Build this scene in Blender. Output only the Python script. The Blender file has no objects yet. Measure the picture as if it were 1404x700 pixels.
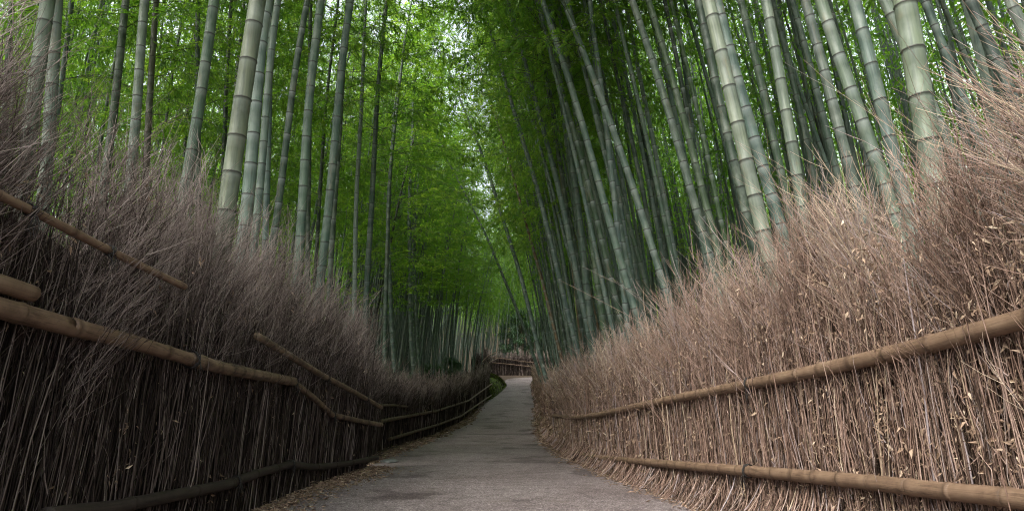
import bpy, math
import numpy as np
from mathutils import Vector, Matrix

PI = math.pi
rng = np.random.default_rng(7)
sc = bpy.context.scene
col = sc.collection

# ------------------------------------------------------------------ camera model
F = 837.0 / 1404.0
PITCH = math.radians(11.5)
CAM = np.array([0.0, 0.0, 0.8])

def ray(px, py):
    u = (px - 702) / 837.0
    v = (350 - py) / 837.0
    c, s = math.cos(PITCH), math.sin(PITCH)
    return np.array([u, c - v * s, s + v * c])

def at(px, py, Y):
    d = ray(px, py)
    return CAM + d * (Y / d[1])

# ------------------------------------------------------------------ terrain
PZ_Y = np.array([-60, -20, 0, 5, 8, 12.5, 19, 24, 31, 38, 50, 60, 66, 80, 110, 200])
PZ_Z = np.array([3.5, 1.2, 0.0, -.27, -.44, -.70, -1.0, -1.15, -1.22, -1.02, -.40, .42, .95, 1.7, 2.2, 3.5])
PL_Y = np.array([-60, 0, 5, 8, 12.5, 19, 24, 31, 38, 50, 60, 66, 70])
PL_X = np.array([-1.4, -1.85, -2.12, -2.3, -2.5, -2.55, -2.5, -2.15, -2.1, -1.35, -.86, -.5, -.2])
PR_Y = np.array([-60, 0, 5, 8, 12.5, 19, 24, 31, 38, 50, 60, 66, 70])
PR_X = np.array([2.2, 2.0, 1.68, 1.34, 1.03, .98, 1.08, 1.28, 1.42, 1.58, 1.72, 2.3, 3.2])

def smooth_table(xs, ys, n=4000):
    X = np.linspace(xs[0], xs[-1], n)
    Y = np.interp(X, xs, ys)
    k = np.hanning(61); k /= k.sum()
    Yp = np.pad(Y, 30, mode='edge')
    return X, np.convolve(Yp, k, 'valid')

_pz = smooth_table(PZ_Y, PZ_Z)
_pl = smooth_table(PL_Y, PL_X)
_pr = smooth_table(PR_Y, PR_X)
def pz(y): return np.interp(y, *_pz)
def pl(y): return np.interp(y, *_pl)
def pr(y): return np.interp(y, *_pr)

def wob(x, y):
    return (np.sin(x * .9 + y * .37) * np.sin(y * .71 - x * .23) * .5 + np.sin(x * .31 - y * .19 + 1.3) * .5)

def ground_z(x, y):
    x = np.asarray(x, float); y = np.asarray(y, float)
    L = pl(y); R = pr(y)
    # past the bend the open path swings to the side; keep the floor flat there
    R = np.where(y > 62, np.maximum(R, (y - 62) * 2.0), R)
    dl = np.clip((L - x) - .75, 0, None); dr = np.clip((x - R) - .45, 0, None)
    d = dl + dr
    bank = 0.55 * (1 - np.exp(-d / 1.2)) + np.clip(d, 0, 30) * 0.012
    bank = bank * np.clip((72 - y) / 12, 0, 1)
    rough = wob(x, y) * .10 * np.clip(d / 2, 0, 1)
    lft = np.where(x < L - .8, np.clip((-x - 3.2) / 5, 0, 1) * np.clip((y - 14) / 12, 0, 1) * np.clip((62 - y) / 15, 0, 1) * 1.0, 0)
    def ss(v): v = np.clip(v, 0, 1); return v * v * (3 - 2 * v)
    hill = 18 * ss((-x - 24) / 32) + 18 * ss((x - 27) / 32) + 17 * ss((y - 100) / 34) * ss((60 - np.abs(x)) / 30 + .5)
    hill = hill * ss((y + 30) / 40)
    return pz(y) + bank + rough + lft + hill

# ------------------------------------------------------------------ mesh helpers
def qmesh(name, V, Q, mats, attrs=None, matidx=None, smooth=True, parent=None, nverts=4):
    V = np.ascontiguousarray(V, np.float32); Q = np.ascontiguousarray(Q, np.int32)
    me = bpy.data.meshes.new(name)
    me.vertices.add(len(V)); me.vertices.foreach_set('co', V.ravel())
    n = len(Q); k = Q.shape[1]
    me.loops.add(n * k); me.loops.foreach_set('vertex_index', Q.ravel())
    me.polygons.add(n)
    me.polygons.foreach_set('loop_start', np.arange(0, n * k, k, dtype=np.int32))
    me.polygons.foreach_set('loop_total', np.full(n, k, np.int32))
    if matidx is not None: me.polygons.foreach_set('material_index', np.ascontiguousarray(matidx, np.int32))
    me.polygons.foreach_set('use_smooth', np.full(n, smooth, bool))
    for a, vals in (attrs or {}).items():
        at_ = me.attributes.new(a, 'FLOAT', 'POINT'); at_.data.foreach_set('value', np.ascontiguousarray(vals, np.float32))
    me.update(calc_edges=True)
    for m in (mats if isinstance(mats, (list, tuple)) else [mats]): me.materials.append(m)
    o = bpy.data.objects.new(name, me); col.objects.link(o)
    if parent is not None: o.parent = parent
    return o

def norm(a): return a / np.maximum(np.linalg.norm(a, axis=-1, keepdims=True), 1e-9)

def tubes(P, R, S=3, cap=False):
    """P (N,K,3), R (N,K) -> verts, quads for N tubes of K rings and S sides."""
    N, K, _ = P.shape
    T = norm(np.gradient(P, axis=1))
    ref = norm(np.stack([np.cos(np.arange(N) * 2.4), np.sin(np.arange(N) * 2.4), np.full(N, .13)], -1))
    bad = np.abs((ref * T[:, 0]).sum(-1)) > .9
    ref[bad] = np.array([.1, .1, 1.0])
    ref = np.repeat(ref[:, None], K, 1)
    U = norm(ref - T * (ref * T).sum(-1, keepdims=True))
    W = np.cross(T, U)
    a = np.arange(S) * 2 * PI / S
    V = P[:, :, None] + R[:, :, None, None] * (U[:, :, None] * np.cos(a)[None, None, :, None] + W[:, :, None] * np.sin(a)[None, None, :, None])
    idx = np.arange(N * K * S).reshape(N, K, S)
    q = np.stack([idx[:, :-1], np.roll(idx[:, :-1], -1, 2), np.roll(idx[:, 1:], -1, 2), idx[:, 1:]], -1).reshape(-1, 4)
    V = V.reshape(-1, 3)
    if cap:
        c0 = P[:, 0]; c1 = P[:, -1]
        n0 = len(V); V = np.concatenate([V, c0, c1])
        i0 = n0 + np.arange(N); i1 = n0 + N + np.arange(N)
        f = []
        for s in range(S):
            t = (s + 1) % S
            f.append(np.stack([idx[:, 0, t], idx[:, 0, s], i0, i0], -1)); f.append(np.stack([idx[:, -1, s], idx[:, -1, t], i1, i1], -1))
    return V, q, (K * S)

class Acc:
    def __init__(s): s.V = []; s.Q = []; s.A = []; s.M = []; s.n = 0
    def add(s, V, Q, shade, m=0):
        s.V.append(V); s.Q.append(Q + s.n); s.n += len(V)
        s.A.append(np.broadcast_to(shade, (len(V),)).astype(np.float32)); s.M.append(np.full(len(Q), m, np.int32))
    def tubes(s, P, R, shade, S=3, m=0):
        V, q, per = tubes(P, R, S); s.add(V, q, np.repeat(shade, per), m)
    def leaves(s, C, D, Nn, L, W, shade, m=0, fold=.15):
        """rhombic leaves: base C, direction D, face normal Nn, length L, width W."""
        D = norm(D); B = norm(np.cross(D, Nn)); Nn = np.cross(B, D)
        L = L[:, None]; W = W[:, None]
        V = np.stack([C, C + D * L * .38 + B * W * .5 + Nn * W * fold, C + D * L - Nn * L * .12, C + D * L * .38 - B * W * .5 + Nn * W * fold], 1).reshape(-1, 3)
        q = np.arange(len(C) * 4).reshape(-1, 4)
        s.add(V, q, np.repeat(shade, 4), m)
    def build(s, name, mats, parent=None, smooth=True, attr='shade'):
        return qmesh(name, np.concatenate(s.V), np.concatenate(s.Q), mats, {attr: np.concatenate(s.A)}, np.concatenate(s.M), smooth, parent)

def tag(o, label=None, cat=None, group=None, kind=None):
    if label: o['label'] = label
    if cat: o['category'] = cat
    if group: o['group'] = group
    if kind: o['kind'] = kind
    return o

def empty(name, loc):
    e = bpy.data.objects.new(name, None); col.objects.link(e); e.location = Vector(loc); e.empty_display_size = .3
    return e

def relparent(o, root):
    """parent a world-space mesh to an empty without moving it"""
    o.parent = root; o.matrix_parent_inverse = Matrix.Translation(-root.location)
    return o

# ------------------------------------------------------------------ materials
def mat(name):
    m = bpy.data.materials.new(name); m.use_nodes = True
    nt = m.node_tree; nt.nodes.clear()
    out = nt.nodes.new('ShaderNodeOutputMaterial')
    return m, nt, out

def nd(nt, t, **kw):
    n = nt.nodes.new(t)
    for k, v in kw.items():
        if k in n.inputs: n.inputs[k].default_value = v
        else: setattr(n, k, v)
    return n

def ramp(nt, fac, stops):
    r = nt.nodes.new('ShaderNodeValToRGB')
    el = r.color_ramp.elements
    while len(el) < len(stops): el.new(.5)
    for e, (p, c) in zip(el, stops): e.position = p; e.color = (*c, 1)
    nt.links.new(fac, r.inputs[0]); return r.outputs[0]

def mix(nt, a, b, fac, mode='MIX'):
    m = nt.nodes.new('ShaderNodeMix'); m.data_type = 'RGBA'; m.blend_type = mode
    for s, v in ((m.inputs[6], a), (m.inputs[7], b), (m.inputs[0], fac)):
        if hasattr(v, 'is_output') or isinstance(v, bpy.types.NodeSocket): nt.links.new(v, s)
        else: s.default_value = (*v, 1) if isinstance(v, tuple) else v
    return m.outputs[2]

def noise(nt, scale, detail=4, vec=None, rough=.55, dim=None):
    n = nd(nt, 'ShaderNodeTexNoise', Scale=scale, Detail=detail, Roughness=rough)
    if vec is not None: nt.links.new(vec, n.inputs['Vector'])
    return n.outputs['Fac']

def mathn(nt, op, a, b=None, clamp=False):
    m = nt.nodes.new('ShaderNodeMath'); m.operation = op; m.use_clamp = clamp
    for i, v in enumerate((a, b)):
        if v is None: continue
        if isinstance(v, bpy.types.NodeSocket): nt.links.new(v, m.inputs[i])
        else: m.inputs[i].default_value = v
    return m.outputs[0]

def principled(nt, out, color, rough=.6, bump=None, bstr=.3, bdist=.01, spec=.5):
    p = nt.nodes.new('ShaderNodeBsdfPrincipled')
    if isinstance(color, tuple): p.inputs['Base Color'].default_value = (*color, 1)
    else: nt.links.new(color, p.inputs['Base Color'])
    if isinstance(rough, float): p.inputs['Roughness'].default_value = rough
    else: nt.links.new(rough, p.inputs['Roughness'])
    p.inputs['Specular IOR Level'].default_value = spec
    if bump is not None:
        b = nd(nt, 'ShaderNodeBump', Strength=bstr, Distance=bdist)
        nt.links.new(bump, b.inputs['Height']); nt.links.new(b.outputs[0], p.inputs['Normal'])
    nt.links.new(p.outputs[0], out.inputs[0]); return p

def mapped(nt, scale=(1, 1, 1), coord='Object'):
    tc = nt.nodes.new('ShaderNodeTexCoord'); mp = nt.nodes.new('ShaderNodeMapping')
    mp.inputs['Scale'].default_value = scale
    nt.links.new(tc.outputs[coord], mp.inputs[0]); return mp.outputs[0]

def attr(nt, name):
    a = nt.nodes.new('ShaderNodeAttribute'); a.attribute_name = name; return a.outputs['Fac']

# living culm: colour comes from the object's own colour
def make_culm_mat():
    m, nt, out = mat('bamboo_skin')
    oi = nt.nodes.new('ShaderNodeObjectInfo')
    v = mapped(nt, (14, 14, 1.6)); v2 = mapped(nt, (5, 5, 3.2)); v3 = mapped(nt, (60, 60, 3))
    # shift the pattern from culm to culm
    def shifted(vv, k):
        a = nt.nodes.new('ShaderNodeVectorMath'); a.operation = 'ADD'
        c = nt.nodes.new('ShaderNodeCombineXYZ')
        nt.links.new(mathn(nt, 'MULTIPLY', oi.outputs['Random'], k), c.inputs[2]); nt.links.new(mathn(nt, 'MULTIPLY', oi.outputs['Random'], k * .7), c.inputs[0])
        nt.links.new(vv, a.inputs[0]); nt.links.new(c.outputs[0], a.inputs[1]); return a.outputs[0]
    n1 = noise(nt, 1, 5, shifted(v, 90.)); n2 = noise(nt, 1, 4, shifted(v2, 50.), .65); n3 = noise(nt, 1, 3, shifted(v3, 70.))
    base = oi.outputs['Color']
    c = mix(nt, base, (1.5, 1.42, 1.3), ramp(nt, n1, [(.35, (0, 0, 0)), (.65, (1, 1, 1))]), 'MULTIPLY')
    c = mix(nt, c, (.5, .55, .56), ramp(nt, n3, [(.38, (0, 0, 0)), (.68, (.9, .9, .9))]), 'MULTIPLY')
    # pale lichen and brown weather stains
    c = mix(nt, c, (.155, .175, .14), ramp(nt, n2, [(.48, (0, 0, 0)), (.66, (.55, .55, .55))]))
    n4 = noise(nt, 1, 6, shifted(mapped(nt, (11, 11, 2.4)), 33.), .75)
    c = mix(nt, c, (.12, .10, .06), ramp(nt, n4, [(.56, (0, 0, 0)), (.70, (.7, .7, .7))]))
    waxk = ramp(nt, oi.outputs['Random'], [(0, (.15, .15, .15)), (.6, (.35, .35, .35)), (1, (.95, .95, .95))])
    c = mix(nt, c, (.26, .29, .27), mathn(nt, 'MULTIPLY', attr(nt, 'wax'), waxk))
    c = mix(nt, c, (.035, .032, .026), mathn(nt, 'MULTIPLY', attr(nt, 'ring'), .8))
    principled(nt, out, c, .55, n3, .25, .003, .35)
    return m

def make_leaf_mat(name, stops, tstops, tw=.5):
    m, nt, out = mat(name)
    a = attr(nt, 'shade')
    oi = nt.nodes.new('ShaderNodeObjectInfo')
    s = mathn(nt, 'ADD', mathn(nt, 'MULTIPLY', a, .75), mathn(nt, 'MULTIPLY', oi.outputs['Random'], .25))
    d = nt.nodes.new('ShaderNodeBsdfDiffuse'); nt.links.new(ramp(nt, s, stops), d.inputs[0])
    t = nt.nodes.new('ShaderNodeBsdfTranslucent'); nt.links.new(ramp(nt, s, tstops), t.inputs[0])
    g = nt.nodes.new('ShaderNodeBsdfGlossy'); g.inputs['Roughness'].default_value = .45; g.inputs[0].default_value = (.8, .9, .85, 1)
    mx = nt.nodes.new('ShaderNodeMixShader'); mx.inputs[0].default_value = tw
    nt.links.new(d.outputs[0], mx.inputs[1]); nt.links.new(t.outputs[0], mx.inputs[2])
    m2 = nt.nodes.new('ShaderNodeMixShader'); m2.inputs[0].default_value = .035
    nt.links.new(mx.outputs[0], m2.inputs[1]); nt.links.new(g.outputs[0], m2.inputs[2])
    nt.links.new(m2.outputs[0], out.inputs[0]); return m

def make_brush_mat(name, stops, rough=.75, spec=.2):
    m, nt, out = mat(name)
    a = attr(nt, 'shade')
    n = noise(nt, 22, 3, mapped(nt, (1, 1, .35)))
    c = ramp(nt, a, stops)
    c = mix(nt, c, (.55, .52, .50), ramp(nt, n, [(.45, (0, 0, 0)), (.7, (.8, .8, .8))]), 'MULTIPLY')
    principled(nt, out, c, rough, spec=spec); return m

M = {}
M['culm'] = make_culm_mat()
M['leaf'] = make_leaf_mat('bamboo_leaves',
    [(0, (.025, .07, .012)), (.5, (.065, .135, .016)), (.85, (.14, .21, .024)), (1, (.25, .25, .05))],
    [(0, (.11, .29, .020)), (.5, (.25, .49, .030)), (.85, (.47, .66, .06)), (1, (.62, .64, .13))], .55)
M['darkleaf'] = make_leaf_mat('evergreen_leaves',
    [(0, (.02, .05, .018)), (.6, (.05, .10, .045)), (1, (.13, .19, .12))],
    [(0, (.03, .08, .01)), (1, (.10, .2, .05))], .25)
M['twigwood'] = make_brush_mat('branch_wood', [(0, (.05, .06, .03)), (1, (.13, .15, .08))])
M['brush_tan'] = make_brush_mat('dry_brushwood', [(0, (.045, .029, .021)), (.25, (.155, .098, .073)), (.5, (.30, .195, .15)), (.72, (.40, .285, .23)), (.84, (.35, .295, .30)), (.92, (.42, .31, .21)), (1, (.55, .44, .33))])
M['brush_dark'] = make_brush_mat('dark_shaded_brushwood', [(0, (.010, .006, .005)), (.3, (.026, .017, .014)), (.55, (.065, .045, .037)), (.8, (.16, .122, .108)), (1, (.34, .275, .245))])  # dark brown sticks, with the shade of that fence side put into the colour
M['core_tan'] = make_brush_mat('gap_shade_core', [(0, (.05, .033, .023)), (1, (.09, .06, .042))])
M['core_dark'] = make_brush_mat('gap_shade_dark_core', [(0, (.018, .011, .009)), (1, (.035, .022, .018))])
M['deadleaf'] = make_brush_mat('dead_leaves', [(0, (.12, .075, .05)), (.5, (.31, .21, .145)), (.8, (.46, .345, .25)), (1, (.60, .49, .37))], .7, .3)

def rail_mat(name, stops, ringc):
    m, nt, out = mat(name)
    cb = nt.nodes.new('ShaderNodeCombineXYZ')
    nt.links.new(mathn(nt, 'MULTIPLY', attr(nt, 'along'), 1.6), cb.inputs[0]); nt.links.new(mathn(nt, 'MULTIPLY', attr(nt, 'ca'), 1.7), cb.inputs[1]); nt.links.new(mathn(nt, 'MULTIPLY', attr(nt, 'sa'), 1.7), cb.inputs[2])
    def grain(k1, k2, detail, rough=.6):
        m_ = nt.nodes.new('ShaderNodeVectorMath'); m_.operation = 'MULTIPLY'; m_.inputs[1].default_value = (k1, k2, k2); nt.links.new(cb.outputs[0], m_.inputs[0])
        return noise(nt, 1, detail, m_.outputs[0], rough)
    v = mapped(nt, (7, 7, 7)); n = noise(nt, 1, 6, v, .7); n2 = grain(1.5, 9, 5, .7)
    c = ramp(nt, mathn(nt, 'ADD', mathn(nt, 'MULTIPLY', n, .6), mathn(nt, 'MULTIPLY', grain(1.2, 1.3, 5), .4)), stops)
    c = mix(nt, c, (.30, .26, .24), ramp(nt, grain(2.5, .9, 6, .75), [(.54, (0, 0, 0)), (.66, (.85, .85, .85))]), 'MULTIPLY')
    c = mix(nt, c, (.30, .27, .25), ramp(nt, grain(.5, 14, 3, .6), [(.60, (0, 0, 0)), (.66, (.55, .55, .55))]), 'MULTIPLY')
    c = mix(nt, c, (.5, .46, .43), ramp(nt, n2, [(.5, (0, 0, 0)), (.72, (.8, .8, .8))]), 'MULTIPLY')
    c = mix(nt, c, ringc, mathn(nt, 'MULTIPLY', attr(nt, 'ring'), .7))
    principled(nt, out, c, .6, n2, .4, .004, .3); return m
M['rail_tan'] = rail_mat('cured_bamboo_pole', [(.3, (.085, .052, .033)), (.5, (.165, .105, .068)), (.7, (.24, .165, .11))], (.05, .03, .02))
M['rail_dark'] = rail_mat('mouldy_bamboo_pole', [(.36, (.03, .022, .017)), (.48, (.12, .08, .052)), (.7, (.27, .19, .12))], (.02, .014, .01))
M['log'] = rail_mat('rough_barked_log', [(.35, (.016, .012, .010)), (.6, (.05, .036, .029)), (.8, (.10, .074, .06))], (.02, .014, .01))
M['rope'] = rail_mat('black_palm_rope', [(.3, (.012, .010, .009)), (.7, (.045, .035, .03))], (.01, .01, .01))

def make_asphalt():
    m, nt, out = mat('old_asphalt')
    v = mapped(nt, (1, 1, 1))
    vo = nd(nt, 'ShaderNodeTexVoronoi', Scale=95.); nt.links.new(v, vo.inputs['Vector'])
    sep = nt.nodes.new('ShaderNodeSeparateColor'); nt.links.new(vo.outputs['Color'], sep.inputs[0])
    g = ramp(nt, sep.outputs[0], [(0, (.085, .067, .066)), (.5, (.20, .163, .160)), (.9, (.31, .26, .255)), (1, (.55, .49, .47))])
    n = noise(nt, .8, 5, v, .6)
    c = mix(nt, g, (.74, .70, .70), ramp(nt, n, [(.4, (0, 0, 0)), (.65, (1, 1, 1))]), 'MULTIPLY')
    # damp patches, broad across the path
    vd = mapped(nt, (.9, .75, 1)); n2 = noise(nt, .8, 4, vd, .6)
    c = mix(nt, c, (.46, .42, .43), ramp(nt, n2, [(.55, (0, 0, 0)), (.61, (.75, .75, .75))]), 'MULTIPLY')
    c = mix(nt, c, (.62, .60, .60), ramp(nt, noise(nt, 7, 6, v, .75), [(.42, (0, 0, 0)), (.66, (1, 1, 1))]), 'MULTIPLY')
    # dust and crushed litter
    c = mix(nt, c, (.13, .095, .075), ramp(nt, noise(nt, 3.0, 6, v, .7), [(.58, (0, 0, 0)), (.75, (.6, .6, .6))]))
    ro = mathn(nt, 'SUBTRACT', .85, mathn(nt, 'MULTIPLY', n2, .1))
    principled(nt, out, c, ro, vo.outputs['Distance'], .55, .006, .3); return m
M['asphalt'] = make_asphalt()

def make_soil():
    m, nt, out = mat('forest_floor')
    v = mapped(nt, (1, 1, 1))
    n = noise(nt, 1.2, 7, v, .7); n2 = noise(nt, 40, 4, v, .7); n3 = noise(nt, .25, 4, v)
    c = ramp(nt, n2, [(.3, (.022, .015, .011)), (.5, (.055, .038, .026)), (.7, (.13, .088, .058))])
    c = mix(nt, c, (.05, .06, .02), ramp(nt, n, [(.58, (0, 0, 0)), (.72, (.5, .5, .5))]))
    principled(nt, out, c, .9, n2, .6, .03, .2); return m
M['soil'] = make_soil()
def make_moss():
    m, nt, out = mat('moss')
    v = mapped(nt, (1, 1, 1)); n = noise(nt, 3, 6, v, .7); n2 = noise(nt, 60, 3, v)
    c = ramp(nt, n, [(.42, (.03, .024, .014)), (.50, (.05, .07, .013)), (.64, (.15, .20, .018))])
    principled(nt, out, c, .9, n2, .8, .03, .2); return m
M['moss'] = make_moss()
def make_stone():
    m, nt, out = mat('pale_stone')
    v = mapped(nt, (1, 1, 1)); n = noise(nt, 9, 6, v, .7)
    principled(nt, out, ramp(nt, n, [(.3, (.07, .07, .07)), (.7, (.19, .19, .185))]), .8, n, .5, .01); return m
M['stone'] = make_stone()

# ------------------------------------------------------------------ ground and path
def grid(name, xs, ys, zf, m, xf=None):
    X, Y = np.meshgrid(xs, ys)
    if xf: X = xf(X, Y)
    Z = zf(X, Y)
    V = np.stack([X, Y, Z], -1).reshape(-1, 3)
    idx = np.arange(X.size).reshape(X.shape)
    q = np.stack([idx[:-1, :-1], idx[:-1, 1:], idx[1:, 1:], idx[1:, :-1]], -1).reshape(-1, 4)
    return qmesh(name, V, q, m)

gx = np.concatenate([[-400, -200, -100, -60, -40], np.arange(-30, -6, .6), np.arange(-6, 6, .12), np.arange(6, 30, .6), [30, 40, 60, 100, 200, 400]])
gy = np.concatenate([[-300, -100, -50, -30, -20], np.arange(-14, 0, .5), np.arange(0, 30, .16), np.arange(30, 75, .4), np.arange(75, 130, 2), [130, 180, 300, 500]])
tag(grid('ground', gx, gy, lambda X, Y: ground_z(X, Y) - .03 + wob(X * 6, Y * 6) * .008, M['soil']), kind='structure')
py_ = np.concatenate([np.arange(-14, 30, .2), np.arange(30, 64.2, .4)])
def path_x(X, Y):
    L = pl(Y); R = pr(Y)
    w = .05 * np.sin(Y * 2.1) + .04 * np.sin(Y * 5.3 + 1)
    return L - w + (R - L + 2 * w) * X
path = grid('path', np.linspace(0, 1, 28), py_, lambda X, Y: pz(Y) + .014 * 1, M['asphalt'], path_x)
tag(path, kind='structure')
# the bend: the path swings away behind the tan fence
bp = []
a = np.linspace(0, 1, 24)
cx0, cy0 = 7.6, 64.0
for t in a:
    ang = PI - t * PI * .5
    r0 = cx0 - float(pl(64)); r1 = cx0 - float(pr(64))
    bp.append(((cx0 + r0 * math.cos(ang), cy0 + r0 * .62 * math.sin(ang)), (cx0 + r1 * math.cos(ang), cy0 + r1 * .5 * math.sin(ang))))
bp += [((25, cy0 + r0 * .62), (25, cy0 + r1 * .5))]
V = []; n = 8
for (x0, y0), (x1, y1) in bp:
    for k in range(n + 1):
        f = k / n; x = x0 + (x1 - x0) * f; y = y0 + (y1 - y0) * f
        V.append((x, y, float(ground_z(x, y)) + .02))
V = np.array(V); idx = np.arange(len(V)).reshape(-1, n + 1)
tag(qmesh('path_bend', V, np.stack([idx[:-1, :-1], idx[:-1, 1:], idx[1:, 1:], idx[1:, :-1]], -1).reshape(-1, 4), M['asphalt']), kind='structure')

# ------------------------------------------------------------------ fences
class Line:
    """plan curve of a fence front (X over arc length) with ground and top heights"""
    def __init__(s, pts, side, tops, lo=-.05):
        pts = np.array(pts, float)
        # smooth
        t = np.r_[0, np.cumsum(np.linalg.norm(np.diff(pts, axis=0), axis=1))]
        tt = np.linspace(0, t[-1], 1500)
        X = np.interp(tt, t, pts[:, 0]); Y = np.interp(tt, t, pts[:, 1])
        k = np.hanning(41); k /= k.sum()
        X = np.convolve(np.pad(X, 20, mode='reflect', reflect_type='odd'), k, 'valid'); Y = np.convolve(np.pad(Y, 20, mode='reflect', reflect_type='odd'), k, 'valid')
        s.X, s.Y = X, Y
        s.S = np.r_[0, np.cumsum(np.hypot(np.diff(X), np.diff(Y)))]
        s.L = s.S[-1]
        TX = np.gradient(X, s.S); TY = np.gradient(Y, s.S); l = np.hypot(TX, TY)
        s.TX, s.TY = TX / l, TY / l
        s.side = side           # +1: the path lies on the +x side
        s.NX = s.TY * side; s.NY = -s.TX * side   # outward, to the path
        s.tops = tops
    def pos(s, q): return np.interp(q, s.S, s.X), np.interp(q, s.S, s.Y)
    def tan(s, q): return np.stack([np.interp(q, s.S, s.TX), np.interp(q, s.S, s.TY), np.zeros_like(q)], -1)
    def nrm(s, q): return np.stack([np.interp(q, s.S, s.NX), np.interp(q, s.S, s.NY), np.zeros_like(q)], -1)
    def base(s, q):
        x, y = s.pos(q); return pz(y)
    def hit(s, px, py, off=.0):
        """world point where the sight line through a photo point meets this fence's front, moved OFF to the path"""
        d = ray(px, py); k = d[0] / d[1]
        X = s.X + s.NX * off; Y = s.Y + s.NY * off
        g = X - k * Y
        c = np.where(np.sign(g[:-1]) != np.sign(g[1:]))[0]
        if len(c) == 0: i = int(np.argmin(np.abs(g / np.maximum(Y, .5)))); y = Y[i]
        else:
            i = c[0]; f = g[i] / (g[i] - g[i + 1]); y = Y[i] + (Y[i + 1] - Y[i]) * f
        return CAM + d * (y / d[1])
    def settop(s, pix, q_extra=None):
        P = [s.hit(*p) for p in pix]
        ys = np.array([p[1] for p in P]); zs = np.array([p[2] for p in P])
        o = np.argsort(ys); s.ty, s.tz = ys[o], zs[o]
    def height(s, q):
        x, y = s.pos(q); return np.interp(y, s.ty, s.tz) - pz(y)

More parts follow.
